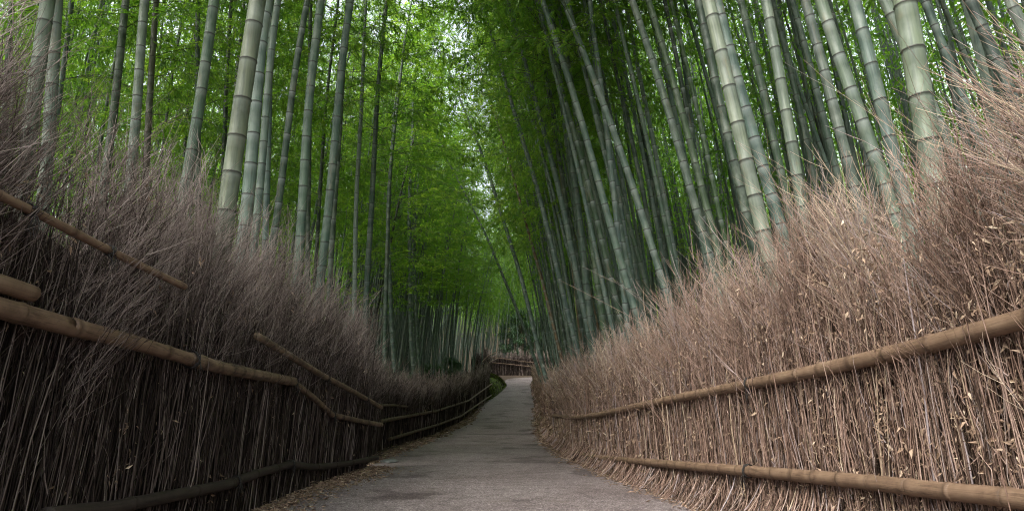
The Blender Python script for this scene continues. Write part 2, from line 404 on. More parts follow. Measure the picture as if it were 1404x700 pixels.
def fence_brush(line, root, matb, matl, matcore, dens=1.0, twig_d=1.0, leafy=1.0, lean_t=0.0, lean_o=.25, seed=1, skirt=False, dark=False, far=8.0, shade_pow=1.0, wisps=1.0):
    r = np.random.default_rng(seed)
    # places along the line, thinner with distance from the viewpoint
    qs = np.linspace(0, line.L, 3000); x, y = line.pos(qs)
    dist = np.hypot(x, y)
    w = 1 / np.clip(dist / 4.0, 1.0, 12) ** 1.15
    cdf = np.r_[0, np.cumsum((w[1:] + w[:-1]) * .5 * np.diff(qs))]
    tot = cdf[-1]
    def sample(n):
        q = np.interp(r.random(n) * tot, cdf, qs); X, Y = line.pos(q)
        D = np.maximum(np.hypot(X, Y), 1.0)
        return q, X, Y, D
    def clump(q, k=0):
        return (np.sin(q * 3.1 + k) * .5 + np.sin(q * 7.7 + 2 * k + 1) * .35 + np.sin(q * 17.3 + k * 3) * .25)
    acc = Acc()
    # --- packed stems
    N = int(330 * dens * tot)
    q, X, Y, D = sample(N); T = line.tan(q); NN = line.nrm(q); H = line.height(q); B = line.base(q)
    dep = r.random(N) ** 1.3 * .16
    K = 6
    t = np.linspace(0, 1, K)[None, :, None]
    lat = (r.normal(0, .085, N) + .07 * clump(q) + lean_t * .25)[:, None, None]
    outl = (r.normal(0, .025, N) + .02)[:, None, None]
    zlen = (H * r.uniform(.52, .86, N))[:, None, None]
    P0 = np.stack([X, Y, B - .06], -1) - NN * dep[:, None]
    wig = np.cumsum(r.normal(0, .015, (N, K, 2)), 1)
    P = P0[:, None] + T[:, None] * (lat * zlen * t + wig[..., :1]) + NN[:, None] * (outl * zlen * t + wig[..., 1:]) + np.array([0, 0, 1.0]) * zlen * t
    rad = (r.uniform(.0016, .0052, N) * np.clip(D / 6, 1, 6))[:, None] * np.linspace(1.1, .55, K)[None]
    sh = np.clip(r.beta(1.7, 2.2, N) - dep * 1.6 + .05, 0, 1) ** shade_pow  # deeper stems coloured darker, standing in for the shade between them
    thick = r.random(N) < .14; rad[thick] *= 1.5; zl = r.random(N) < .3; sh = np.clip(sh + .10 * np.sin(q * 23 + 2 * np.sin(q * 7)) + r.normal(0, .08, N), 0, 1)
    rad[:, -1] *= .6; acc.tubes(P, rad, sh)
    # slanting stray sticks on the face
    N = int((60 if dark else 130) * dens * tot)
    q, X, Y, D = sample(N); T = line.tan(q); NN = line.nrm(q); H = line.height(q); B = line.base(q)
    P0 = np.stack([X, Y, B + H * r.uniform(.02, .75, N)], -1) + NN * r.uniform(-.01, .035, N)[:, None]
    ln = (r.uniform(.08, .42, N) if dark else .05 + .30 * r.random(N) ** 1.8)[:, None, None]; sl = (r.normal(0, .5, N) + lean_t)[:, None, None]; ol = r.normal(.02, .05, N)[:, None, None]
    wig = np.cumsum(r.normal(0, .012, (N, K, 2)), 1)
    P = P0[:, None] + ln * t * (T[:, None] * sl + NN[:, None] * ol + np.array([0, 0, 1.0])) + T[:, None] * wig[..., :1] + NN[:, None] * wig[..., 1:] * .5
    rad = (r.uniform(.0014, .004, N) * np.clip(D / 6, 1, 6))[:, None] * np.linspace(1, .45, K)[None]
    acc.tubes(P, rad, np.clip(r.beta(2.4, 1.8, N), 0, 1) ** shade_pow)
    # --- skirt of splayed butts at the foot
    if skirt:
        N = int(130 * tot); q, X, Y, D = sample(N); T = line.tan(q); NN = line.nrm(q); B = line.base(q)
        hh = r.uniform(.2, .42, N)[:, None, None]; oo = r.uniform(.05, .30, N)[:, None, None]; ss = r.normal(-.18, .22, N)[:, None, None]
        P0 = np.stack([X, Y, B], -1)
        tt = 1 - t
        P = P0[:, None] + NN[:, None] * oo * (1 - tt) ** 1.6 * 1.0 + T[:, None] * ss * (1 - tt) * .6 + np.array([0, 0, 1.0]) * (hh * tt + .008)
        P = P[:, ::-1] + NN[:, None] * .0
        rad = (r.uniform(.0025, .006, N) * np.clip(D / 6, 1, 6))[:, None] * np.linspace(.7, 1, K)[None]
        acc.tubes(P, rad, r.beta(2.2, 2.2, N) ** shade_pow)
    # --- twiggy heads
    N = int(480 * twig_d * tot)
    q, X, Y, D = sample(N); T = line.tan(q); NN = line.nrm(q); H = line.height(q); B = line.base(q)
    dep = r.uniform(-.02, .30, N)
    # the heads stand in tied bundles: twigs gather round a bundle's middle and fan out from it
    nb = max(4, int(line.L * 7)); bq = np.sort(r.random(nb) * line.L); bi = np.clip(np.searchsorted(bq, q), 0, nb - 1)
    inb = (r.random(N) < .8) & (np.abs(bq[bi] - q) < .45)
    fan = r.normal(0, 1, N); q = np.where(inb, np.clip(bq[bi] + fan * .055, 0, line.L), q)
    X, Y = line.pos(q); T = line.tan(q); NN = line.nrm(q); H = line.height(q); B = line.base(q)
    bl = r.normal(0, .16, nb)[bi] * inb + fan * .13 * inb; bh = r.normal(0, .085, nb)[bi] * inb; bs = r.normal(0, .14, nb)[bi] * inb; bo = r.normal(0, .15, nb)[bi] * inb
    cl = clump(q, 1.7); cl2 = clump(q * 1.3, 4.1)
    top = H * np.clip(r.normal(.82 if dark else .85, .12, N) + bh, .62 if dark else .48, 1.22) + .10 * cl * H * .6
    ln = r.uniform(.25, .75, N)
    leanT = r.normal(0, .20, N) + lean_t + .10 * cl2 + bl; leanO = r.normal(lean_o, .15, N) + bo
    K2 = 5; t2 = np.linspace(0, 1, K2)[None, :, None]
    P0 = np.stack([X, Y, B + top - ln], -1) - NN * dep[:, None] - T * (leanT * ln * .5)[:, None]
    wig = np.cumsum(r.normal(0, .016, (N, K2, 2)), 1)
    P = P0[:, None] + ln[:, None, None] * (np.array([0, 0, 1.0]) * t2 + T[:, None] * leanT[:, None, None] * t2 ** 1.3 + NN[:, None] * leanO[:, None, None] * t2 ** 1.5) + T[:, None] * wig[..., :1] + NN[:, None] * wig[..., 1:]
    r0 = r.uniform(.0013, .0030, N) * np.clip(D / 6.0, 1, 6)
    rad = r0[:, None] * np.linspace(1.1, .4, K2)[None]
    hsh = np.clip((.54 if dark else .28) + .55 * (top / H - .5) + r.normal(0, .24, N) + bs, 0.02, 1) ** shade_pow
    acc.tubes(P, rad, hsh)
    # forks
    for rep in range(3):
        pk = r.integers(1, K2 - 1, N); S0 = P[np.arange(N), pk]; dr = norm(P[np.arange(N), pk + 1] - S0)
        l2 = r.uniform(.08, .30, N); side = r.normal(0, .8, (N, 3)); side[:, 2] *= .5
        K3 = 3; t3 = np.linspace(0, 1, K3)[None, :, None]
        d2 = norm(dr + side * .8 + np.array([0, 0, .12]))
        P2 = S0[:, None] + l2[:, None, None] * (d2[:, None] * t3 + np.array([0, 0, .14]) * t3 ** 2)
        acc.tubes(P2, (r0 * .7)[:, None] * np.linspace(1, .45, K3)[None], np.clip(hsh + .08, 0, 1))
    # long loose wisps that stand out above the outline
    N = int(26 * wisps * tot)
    if N:
        q, X, Y, D = sample(N); T = line.tan(q); NN = line.nrm(q); H = line.height(q); B = line.base(q)
        ln = r.uniform(.35, .8, N); leanT = r.normal(lean_t * 1.2, .45, N); leanO = r.normal(lean_o, .35, N)
        P0 = np.stack([X, Y, B + H * r.uniform(.7, .95, N)], -1) - NN * r.uniform(0, .3, N)[:, None]
        wig = np.cumsum(r.normal(0, .028, (N, K2, 2)), 1)
        P = P0[:, None] + ln[:, None, None] * (np.array([0, 0, 1.0]) * t2 + T[:, None] * leanT[:, None, None] * t2 + NN[:, None] * leanO[:, None, None] * t2 ** 1.3) + T[:, None] * wig[..., :1] + NN[:, None] * wig[..., 1:]
        r0 = r.uniform(.0014, .0028, N) * np.clip(D / 5, .6, 7)
        acc.tubes(P, r0[:, None] * np.linspace(1.2, .4, K2)[None], r.uniform(.5, 1, N) ** shade_pow)
        for rep in range(4):
            pk = r.integers(0, K2 - 1, N); S0 = P[np.arange(N), pk]; dr = norm(P[np.arange(N), np.minimum(pk + 1, K2 - 1)] - S0)
            d2 = norm(dr + r.normal(0, .45, (N, 3))); l2 = r.uniform(.1, .35, N); K3 = 3; t3 = np.linspace(0, 1, K3)[None, :, None]
            P2 = S0[:, None] + l2[:, None, None] * (d2[:, None] * t3 + np.array([0, 0, .1]) * t3 ** 2)
            acc.tubes(P2, (r0 * .65)[:, None] * np.linspace(1, .45, K3)[None], r.uniform(.5, 1, N) ** shade_pow)
    b = acc.build('brushwood', matb); relparent(b, root); tag(b, kind='stuff')
    # --- dead leaves caught in the brush
    N = int(190 * leafy * tot)
    if N:
        al = Acc()
        q, X, Y, D = sample(N); T = line.tan(q); NN = line.nrm(q); H = line.height(q); B = line.base(q)
        zf = r.beta(1.3, 1.5, N) * .95
        nc = max(6, N // 16); ck = r.integers(0, nc, N); gat = r.random(N) < .72
        q = np.where(gat, np.clip(q[ck] + r.normal(0, .030, N) * np.clip(D[ck] / 4, 1, 4), 0, line.L), q); zf = np.where(gat, np.clip(zf[ck] + r.normal(0, .022, N), .01, 1), zf)
        X, Y = line.pos(q); D = np.maximum(np.hypot(X, Y), 1.0); T = line.tan(q); NN = line.nrm(q); H = line.height(q); B = line.base(q)
        C = np.stack([X, Y, B + H * zf + .02], -1) + NN * (r.uniform(-.03, .035, N) + .06 * (zf > .6) * r.random(N))[:, None]
        dirs = norm(T * r.normal(0, .7, (N, 1)) + NN * r.normal(.25, .3, (N, 1)) + np.array([0, 0, 1.0]) * r.normal(-.55, .6, (N, 1)))
        nn = norm(NN + r.normal(0, .55, (N, 3)))
        sc_ = np.clip(D / 6, 1, 4)
        L = (.012 + .048 * r.random(N) ** 2) * sc_; al.leaves(C, dirs, nn, L, L * r.uniform(.16, .36, N), r.beta(1.5, 2.2, N), fold=.35)
        lo = al.build('dead_leaf_litter', matl, smooth=False); relparent(lo, root); tag(lo, kind='stuff')
    # --- packed core: solid backing coloured dark so the gaps read as shade
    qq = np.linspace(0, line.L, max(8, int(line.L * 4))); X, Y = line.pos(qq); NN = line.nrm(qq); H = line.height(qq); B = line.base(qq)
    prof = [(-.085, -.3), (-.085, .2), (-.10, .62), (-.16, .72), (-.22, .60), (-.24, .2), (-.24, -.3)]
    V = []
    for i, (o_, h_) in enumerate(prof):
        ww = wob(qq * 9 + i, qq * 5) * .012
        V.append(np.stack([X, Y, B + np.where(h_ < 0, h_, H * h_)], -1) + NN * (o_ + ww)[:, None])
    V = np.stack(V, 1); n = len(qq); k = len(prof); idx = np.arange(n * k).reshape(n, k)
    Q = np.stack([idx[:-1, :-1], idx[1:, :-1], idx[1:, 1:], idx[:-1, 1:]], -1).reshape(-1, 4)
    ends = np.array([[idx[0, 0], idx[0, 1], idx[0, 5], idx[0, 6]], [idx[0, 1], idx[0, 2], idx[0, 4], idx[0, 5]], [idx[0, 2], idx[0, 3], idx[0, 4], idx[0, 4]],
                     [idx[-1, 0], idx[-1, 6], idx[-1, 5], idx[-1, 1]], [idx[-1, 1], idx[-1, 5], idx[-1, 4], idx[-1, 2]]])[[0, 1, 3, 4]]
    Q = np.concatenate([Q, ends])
    c = qmesh('dark_packed_core', V.reshape(-1, 3), Q, matcore, {'shade': r.random(n * k)}, smooth=False); relparent(c, root)

def pole(name, P, rad, m, root, nodes=.32, S=14, seed=0, rough=0.0, taper=1.0, label=None):
    """a bamboo or log rail along world points P"""
    r = np.random.default_rng(seed + 100)
    P = np.array(P, float); s = np.r_[0, np.cumsum(np.linalg.norm(np.diff(P, axis=0), axis=1))]; L = s[-1]
    q = [0.0]; ring = [0.0]; rr = [.96]; z = nodes * r.uniform(.4, .9)
    while z < L - .03:
        q += [z - .03, z - .012, z, z + .006, z + .016, z + .04]; j_ = r.uniform(.97, 1.04); ring += [0, .35, .5, 1, .5, 0]; rr += [1, 1.05, 1.14 * j_, 1.02, 1.07 * j_, 1]
        z += nodes * r.uniform(.85, 1.15)
    q.append(L); ring.append(0); rr.append(.96)
    # extra rings for roughness
    q = np.array(q); ring = np.array(ring); rr = np.array(rr)
    ex = np.arange(.05, L, .07); q2 = np.concatenate([q, ex]); ring = np.concatenate([ring, np.zeros(len(ex))]); rr = np.concatenate([rr, np.ones(len(ex))])
    o = np.argsort(q2); q2, ring, rr = q2[o], ring[o], rr[o]
    # smooth centre line
    sm = np.linspace(0, L, 200); C = np.stack([np.interp(sm, s, P[:, i]) for i in range(3)], -1)
    k = np.hanning(7); k /= k.sum(); C = np.stack([np.convolve(np.pad(C[:, i], 3, mode='reflect', reflect_type='odd'), k, 'valid') for i in range(3)], -1)
    Q = np.stack([np.interp(q2, sm, C[:, i]) for i in range(3)], -1)
    rd = rad * rr * np.interp(q2, [0, L], [1, taper])
    V, F_, _ = tubes(Q[None], rd[None], S)
    if rough > 0:
        cc = np.repeat(Q, S, 0); d = V - cc; ang = np.tile(np.arange(S), len(Q)); sl = np.repeat(q2, S)
        f = 1 + rough * (np.sin(ang * 1.7 + sl * 9) * .4 + np.sin(ang * 2.9 - sl * 23 + 1) * .35 + r.normal(0, .25, len(V)))
        V = cc + d * f[:, None]
    # end caps with a hollow look
    n0 = len(V); rows = len(Q)
    V = np.concatenate([V, Q[[0, -1]] + np.array([[0, 0, 0.]] * 2)])
    caps = [[(s_ + 1) % S, s_, n0, n0] for s_ in range(S)]
    capT = np.array([[(s_ + 1) % S, s_, n0] for s_ in range(S)] + [[(rows - 1) * S + s_, (rows - 1) * S + (s_ + 1) % S, n0 + 1] for s_ in range(S)])
    quads = F_
    # triangles as separate mesh loops: build with bmesh-free mixed polygons
    me = bpy.data.meshes.new(name)
    me.from_pydata(V.tolist(), [], quads.tolist() + capT.tolist())
    rows_ = len(Q); aa = np.tile(np.arange(S) * 2 * PI / S, rows_)
    for an, av in (('along', np.concatenate([np.repeat(q2, S), [0, 0]]) + seed * 3.7), ('ca', np.concatenate([np.cos(aa), [0, 0]])), ('sa', np.concatenate([np.sin(aa), [0, 0]]))):
        at_ = me.attributes.new(an, 'FLOAT', 'POINT'); at_.data.foreach_set('value', av.astype(np.float32))
    a_ = me.attributes.new('ring', 'FLOAT', 'POINT'); a_.data.foreach_set('value', np.concatenate([np.repeat(ring, S), [.6, .6]]).astype(np.float32))
    me.polygons.foreach_set('use_smooth', np.ones(len(me.polygons), bool)); me.materials.append(m); me.update()
    o = bpy.data.objects.new(name, me); col.objects.link(o); relparent(o, root)
    if label: o['label'] = label
    return o

def tie(P, T, rad, root, parent, out, seed=0):
    """rope lashing round a rail at P (T: rail direction), with loose ends"""
    r = np.random.default_rng(seed + 500)
    P = np.array(P, float); T = norm(np.array(T, float)); ref = np.array([0, 0, 1.]); U = norm(np.cross(T, ref)); W = np.cross(U, T)
    n = 70; t = np.linspace(0, 3.2 * 2 * PI, n); a = (rad * 1.16 + .002) * (1 + .04 * r.normal(0, 1, n))
    C = P + U * (np.cos(t) * a)[:, None] + W * (np.sin(t) * a)[:, None] + T * (np.linspace(-.016, .016, n) + .004 * np.sin(t * 2.3))[:, None]
    acc = Acc(); acc.tubes(C[None], np.full((1, n), .0036), np.array([.5]), 5)
    for k in range(5):
        m_ = 6; e = P + out * rad * 1.1 + np.cumsum(np.stack([r.normal(0, .008, m_), r.normal(0, .008, m_), -np.abs(r.normal(.018, .008, m_))], -1), 0)
        acc.tubes(e[None], np.linspace(.003, .0015, m_)[None], np.array([.5]), 4)
    o = acc.build('rope_tie', M['rope'], attr='ring'); o.parent = parent
    return o

def rail_on(line, pix, rad, m, root, off=.05, ties=(), **kw):
    P = [line.hit(px, py, off) for px, py in pix]
    o = pole(kw.pop('name', 'rail'), P, rad, m, root, **kw)
    P = np.array(P)
    for j, (tx, ty) in enumerate(ties):
        C = line.hit(tx, ty, off); i = int(np.argmin(np.linalg.norm(P - C, axis=1))); i0 = max(0, i - 1); i1 = min(len(P) - 1, i + 1)
        # snap to the rail's centre line
        best = None
        for k in range(len(P) - 1):
            d = P[k + 1] - P[k]; f = np.clip(np.dot(C - P[k], d) / np.dot(d, d), 0, 1); X = P[k] + d * f
            if best is None or np.linalg.norm(X - C) < best[0]: best = (np.linalg.norm(X - C), X)
        out = np.array([line.side * 1.0, 0, 0])
        tie(best[1], P[i1] - P[i0], rad, root, o, out, seed=j + int(tx))
    return o

# --- tan fence (lit side)
RF = Line([(2.25, -2), (2.2, 1), (2.1, 2.4), (1.85, 5), (1.52, 8), (1.26, 12.5), (1.2, 19), (1.3, 24), (1.5, 31), (1.65, 38), (1.82, 50), (2.0, 58), (2.6, 62.5)], -1, None)
RF.settop([(1404, 178), (1330, 215), (1250, 252), (1160, 282), (1100, 310), (1040, 352), (980, 388), (920, 428), (860, 468), (800, 500), (760, 518), (745, 522)])
RF.ty = np.r_[-2, RF.ty, 62]; RF.tz = np.r_[RF.tz[0], RF.tz, pz(62) + 1.5]
rf = empty('brushwood_fence', (2.1, 2.4, float(pz(2.4))))
tag(rf, 'long tan brushwood fence with two cured bamboo rails, curving beside the path', 'fence', 'brushwood fences along the path')
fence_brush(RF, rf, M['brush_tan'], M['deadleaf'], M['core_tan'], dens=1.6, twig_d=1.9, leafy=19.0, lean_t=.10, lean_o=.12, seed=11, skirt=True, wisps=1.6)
rail_on(RF, [(1500, 410), (1404, 437), (1284, 469), (1176, 495), (1104, 511), (1029, 526), (940, 543), (890, 553), (820, 568), (790, 572), (758, 569)], .041, M['rail_tan'], rf, off=.055, ties=[(1029, 526)], nodes=.27, seed=1, taper=1.0)
rail_on(RF, [(762, 571), (742, 557), (734, 546)], .04, M['rail_tan'], rf, off=.05, ties=[(759, 570)], nodes=.5, seed=2)
rail_on(RF, [(1520, 700), (1404, 684), (1374, 680), (1289, 672), (1224, 664), (1159, 657), (1026, 645), (910, 635), (825, 627), (785, 620), (757, 611)], .040, M['rail_tan'], rf, off=.055, ties=[(1027, 646)], nodes=.27, seed=3)

# --- dark fence (shaded side), near run
LF = Line([(-2.2, -2), (-2.2, 1), (-2.18, 2.6), (-2.12, 4), (-2.36, 6.5), (-2.25, 10)], +1, None)
LF.settop([(0, 78), (60, 105), (120, 135), (180, 215), (240, 262), (300, 305), (360, 338), (420, 372), (470, 412), (515, 450)])
LF.ty = np.r_[-2, LF.ty]; LF.tz = np.r_[LF.tz[0], LF.tz]
lf = empty('brushwood_fence', (-2.18, 2.6, float(pz(2.6))))
tag(lf, 'tall dark brushwood fence with crooked slanting rails and a rough log at its foot', 'fence', 'brushwood fences along the path')
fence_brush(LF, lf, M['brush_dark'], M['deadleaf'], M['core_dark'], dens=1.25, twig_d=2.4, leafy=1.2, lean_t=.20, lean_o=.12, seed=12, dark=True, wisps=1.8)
rail_on(LF, [(-60, 236), (0, 268), (60, 297), (147, 342), (253, 393)], .020, M['rail_tan'], lf, off=.16, ties=[(42, 287), (150, 343)], nodes=.22, seed=4, name='rail')
rail_on(LF, [(-60, 375), (0, 388), (45, 403)], .038, M['rail_tan'], lf, off=.10, nodes=.5, seed=5)
rail_on(LF, [(-70, 405), (0, 422), (90, 446), (180, 468), (264, 493)], .045, M['rail_tan'], lf, off=.10, ties=[(262, 493)], nodes=.36, seed=6, taper=.85)
rail_on(LF, [(258, 491), (300, 503), (350, 513), (405, 523)], .042, M['rail_dark'], lf, off=.10, nodes=.25, seed=7, rough=.10, ties=[(402, 522)])
rail_on(LF, [(400, 522), (430, 545), (455, 568), (490, 576), (523, 582)], .034, M['rail_dark'], lf, off=.05, nodes=.28, seed=8, ties=[(456, 568)], rough=.05)
rail_on(LF, [(352, 460), (395, 486), (440, 513), (480, 534), (523, 558)], .032, M['rail_dark'], lf, off=.12, nodes=.3, seed=9, ties=[(448, 518), (500, 546)])
rail_on(LF, [(60, 706), (150, 696), (230, 680), (310, 664), (360, 646), (398, 636), (430, 640), (470, 636), (517, 627)], .037, M['log'], lf, off=.06, nodes=.7, seed=10, rough=.06, ties=[(322, 660), (398, 636)], name='foot_log')

# --- dark low fence, second run
LG = Line([(-2.62, 10.6), (-2.9, 13), (-3.25, 16), (-3.05, 19.5), (-2.85, 24), (-2.6, 31), (-2.35, 38), (-1.7, 46.5)], +1, None)
LG.settop([(530, 500), (560, 512), (600, 519), (640, 514), (672, 500)])
LG.ty = np.r_[10, LG.ty]; LG.tz = np.r_[LG.tz[0] - .05, LG.tz]
lg = empty('brushwood_fence', (-3.25, 16, float(pz(16))))
tag(lg, 'low dark brushwood fence with two even rails, running on to the mossy bank', 'fence', 'brushwood fences along the path')
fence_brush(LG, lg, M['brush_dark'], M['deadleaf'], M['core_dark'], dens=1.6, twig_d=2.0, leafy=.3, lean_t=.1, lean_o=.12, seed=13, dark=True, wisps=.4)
rail_on(LG, [(522, 577), (560, 570), (598, 563), (642, 549), (674, 526)], .045, M['rail_dark'], lg, off=.06, nodes=.4, seed=14)
rail_on(LG, [(533, 602), (566, 592), (600, 582), (632, 570), (674, 541)], .045, M['rail_dark'], lg, off=.06, nodes=.4, seed=15)
rail_on(LG, [(522, 555), (540, 555), (558, 557)], .03, M['rail_dark'], lg, off=.06, nodes=.4, seed=16)

# --- far fence closing the view and its rising neighbour
FY = 78.0
def flat_line(pA, YA, pB, YB, side):
    a = at(*pA, YA); b = at(*pB, YB)
    return [(a[0], a[1]), (b[0], b[1])]
FF = Line([(-3.3, 73), (-.5, 73.5), (2.4, 73.0), (8, 72.0)], +1, None)
FF.NX = FF.TY * 0; FF.NY = -np.ones_like(FF.NY)
def fz(px, py, Y): return float(at(px, py, Y)[2])
FF.ty = np.array([60, 90.]); FF.tz = np.array([fz(700, 484, 73.3)] * 2)
ff = empty('brushwood_fence', (0, 73.3, float(pz(73.3))))
tag(ff, 'small distant dark brushwood fence with two pale rails, where the path bends out of sight', 'fence', 'brushwood fences along the path')
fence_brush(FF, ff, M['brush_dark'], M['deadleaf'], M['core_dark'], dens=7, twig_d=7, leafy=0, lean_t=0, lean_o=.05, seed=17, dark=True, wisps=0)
def rail_px(pix, rad, m, root, **kw): return pole(kw.pop('name', 'rail'), [at(px, py, Y) for px, py, Y in pix], rad, m, root, **kw)
rail_px([(664, 489, 72.9), (690, 491, 73.2), (715, 495, 73.2), (736, 497, 72.8)], .045, M['rail_dark'], ff, seed=18, nodes=.6)
rail_px([(668, 496, 72.9), (700, 499, 73.2), (735, 503, 72.8)], .045, M['rail_dark'], ff, seed=19, nodes=.6)
FG = Line([(-3.9, 60.5), (-2.6, 61.5), (-2.1, 64)], +1, None)
FG.ty = np.array([60., 61.5, 64]); FG.tz = np.array([fz(660, 480, 60.5), fz(670, 478, 61.5), fz(680, 490, 64)])
fg = empty('brushwood_fence', (-2.6, 61.5, float(pz(61.5))))
tag(fg, 'short tuft-topped brushwood fence with climbing rails above the mossy bank', 'fence', 'brushwood fences along the path')
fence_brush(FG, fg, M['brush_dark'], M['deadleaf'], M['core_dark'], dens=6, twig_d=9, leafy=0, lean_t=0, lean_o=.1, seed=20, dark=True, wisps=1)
rail_px([(660, 497, 60), (670, 487, 60.3), (681, 482, 61.5)], .05, M['rail_dark'], fg, seed=21, nodes=.6)
rail_px([(664, 505, 60), (672, 496, 60.3), (682, 491, 61.5)], .05, M['rail_dark'], fg, seed=22, nodes=.6)

# ------------------------------------------------------------------ mossy bank
bx, by = -2.15, 51.5
xs = np.linspace(-1, 1, 40); ys = np.linspace(-1, 1, 60); X, Y = np.meshgrid(xs, ys)
Hh = np.clip(1 - X ** 2, 0, 1) ** .6 * np.clip(1 - np.abs(Y) ** 3, 0, 1) ** .6
WX = bx + X * 1.15 + Y * .55; WY = by + Y * 6.0
WZ = pz(WY) - .06 + Hh * (1.35 + .30 * wob(WX * 4, WY * 3) + .15 * wob(WX * 9, WY * 11)) * (.9 + .25 * Y * 0)
idx = np.arange(X.size).reshape(X.shape)
mb = qmesh('mossy_bank', np.stack([WX, WY, WZ], -1).reshape(-1, 3), np.stack([idx[:-1, :-1], idx[:-1, 1:], idx[1:, 1:], idx[1:, :-1]], -1).reshape(-1, 4), M['moss'])
tag(mb, kind='structure')
acc = Acc(); N = 9000; u = rng.uniform(-.98, .98, N); v = rng.uniform(-.98, .98, N)
hh = np.clip(1 - u ** 2, 0, 1) ** .6 * np.clip(1 - np.abs(v) ** 3, 0, 1) ** .6
C = np.stack([bx + u * 1.15 + v * .55, by + v * 6, pz(by + v * 6) - .06 + hh * 1.4], -1)
k_ = wob(C[:, 0] * 5, C[:, 1] * 4) + rng.normal(0, .25, N) > .15; C = C[k_]; N = len(C)
L = rng.uniform(.08, .26, N); acc.leaves(C, norm(rng.normal(0, .5, (N, 3)) + [.3, -.2, .7]), norm(rng.normal(0, 1, (N, 3))), L, L * .3, rng.random(N) * .9)
tag(acc.build('grass', M['moss'], smooth=False), 'short bright green grass and moss growing over the mossy bank', 'grass', kind='stuff')

# ------------------------------------------------------------------ fallen leaves, twigs, stone
acc = Acc()
N = 15000
D = 1.5 + 38 * rng.random(N) ** 2.0
side = rng.random(N) < .5
edge = np.where(side, pl(D), pr(D)); off = np.abs(rng.normal(0, .20, N)); inw = rng.random(N) < .45
sg = np.where(side, -1, 1)
X = edge + sg * np.where(inw, -off * .55, off * 1.5)
# a broad drift at the foot of the dark fence
drift = rng.random(N) < .34; D2 = rng.uniform(3, 10, N); X = np.where(drift, np.interp(D2, [3, 4, 6.5, 10], [-2.12, -2.08, -2.3, -2.2]) + np.abs(rng.normal(0, 1, N)) * .22, X); D = np.where(drift, D2, D)
Z = np.maximum(ground_z(X, D) - .02, np.where((X > pl(D)) & (X < pr(D)), pz(D) + .016, -9)) + rng.uniform(.002, .02, N)
sc_ = np.clip(D / 7, 1, 4)
L = rng.uniform(.02, .075, N) * sc_; a = rng.uniform(0, 2 * PI, N)
acc.leaves(np.stack([X, D, Z], -1), np.stack([np.cos(a), np.sin(a), rng.normal(.05, .15, N)], -1), norm(np.stack([rng.normal(0, .3, N), rng.normal(0, .3, N), np.ones(N)], -1)), L, L * rng.uniform(.14, .35, N), rng.beta(1.6, 2.6, N), fold=.3)
N = 2600; D = 1.5 + 20 * rng.random(N) ** 1.6; side = rng.random(N) < .5
X = np.where(side, pl(D), pr(D)) + np.where(side, -1, 1) * rng.normal(.12, .14, N); a = rng.uniform(0, 2 * PI, N); ln = rng.uniform(.03, .16, N)
Z = np.maximum(ground_z(X, D) - .02, np.where((X > pl(D)) & (X < pr(D)), pz(D) + .016, -9)) + .006
t = np.linspace(-.5, .5, 3)[None, :, None]
P = np.stack([X, D, Z], -1)[:, None] + np.stack([np.cos(a), np.sin(a), np.zeros(N)], -1)[:, None] * ln[:, None, None] * t
acc.tubes(P, np.full((N, 3), .0018) * np.clip(D / 6, 1, 3)[:, None], rng.random(N) * .5)
tag(acc.build('fallen_leaves', M['deadleaf'], smooth=False), 'dry fallen leaves and broken twigs scattered along both edges of the path', 'leaves', kind='stuff')

def blob(name, loc, size, m, seed, sub=3):
    import bmesh
    bm = bmesh.new(); bmesh.ops.create_icosphere(bm, subdivisions=sub, radius=1)
    r = np.random.default_rng(seed); ph = r.uniform(0, 6, 6)
    for v in bm.verts:
        c = v.co; f = 1 + .13 * math.sin(c.x * 3 + ph[0]) + .10 * math.sin(c.y * 4 + ph[1]) + .08 * math.sin(c.z * 5 + ph[2] + c.x * 3)
        v.co = Vector((c.x * size[0] * f, c.y * size[1] * f, c.z * size[2] * f))
    me = bpy.data.meshes.new(name); bm.to_mesh(me); bm.free(); me.materials.append(m)
    me.polygons.foreach_set('use_smooth', np.ones(len(me.polygons), bool))
    o = bpy.data.objects.new(name, me); col.objects.link(o); o.location = loc; return o
p = at(533, 617, 11.2); tag(blob('stone', (p[0], p[1], float(pz(11.2)) + .03), (.15, .24, .03), M['stone'], 3), 'flat pale grey stone lying at the end of the tall dark fence', 'stone')

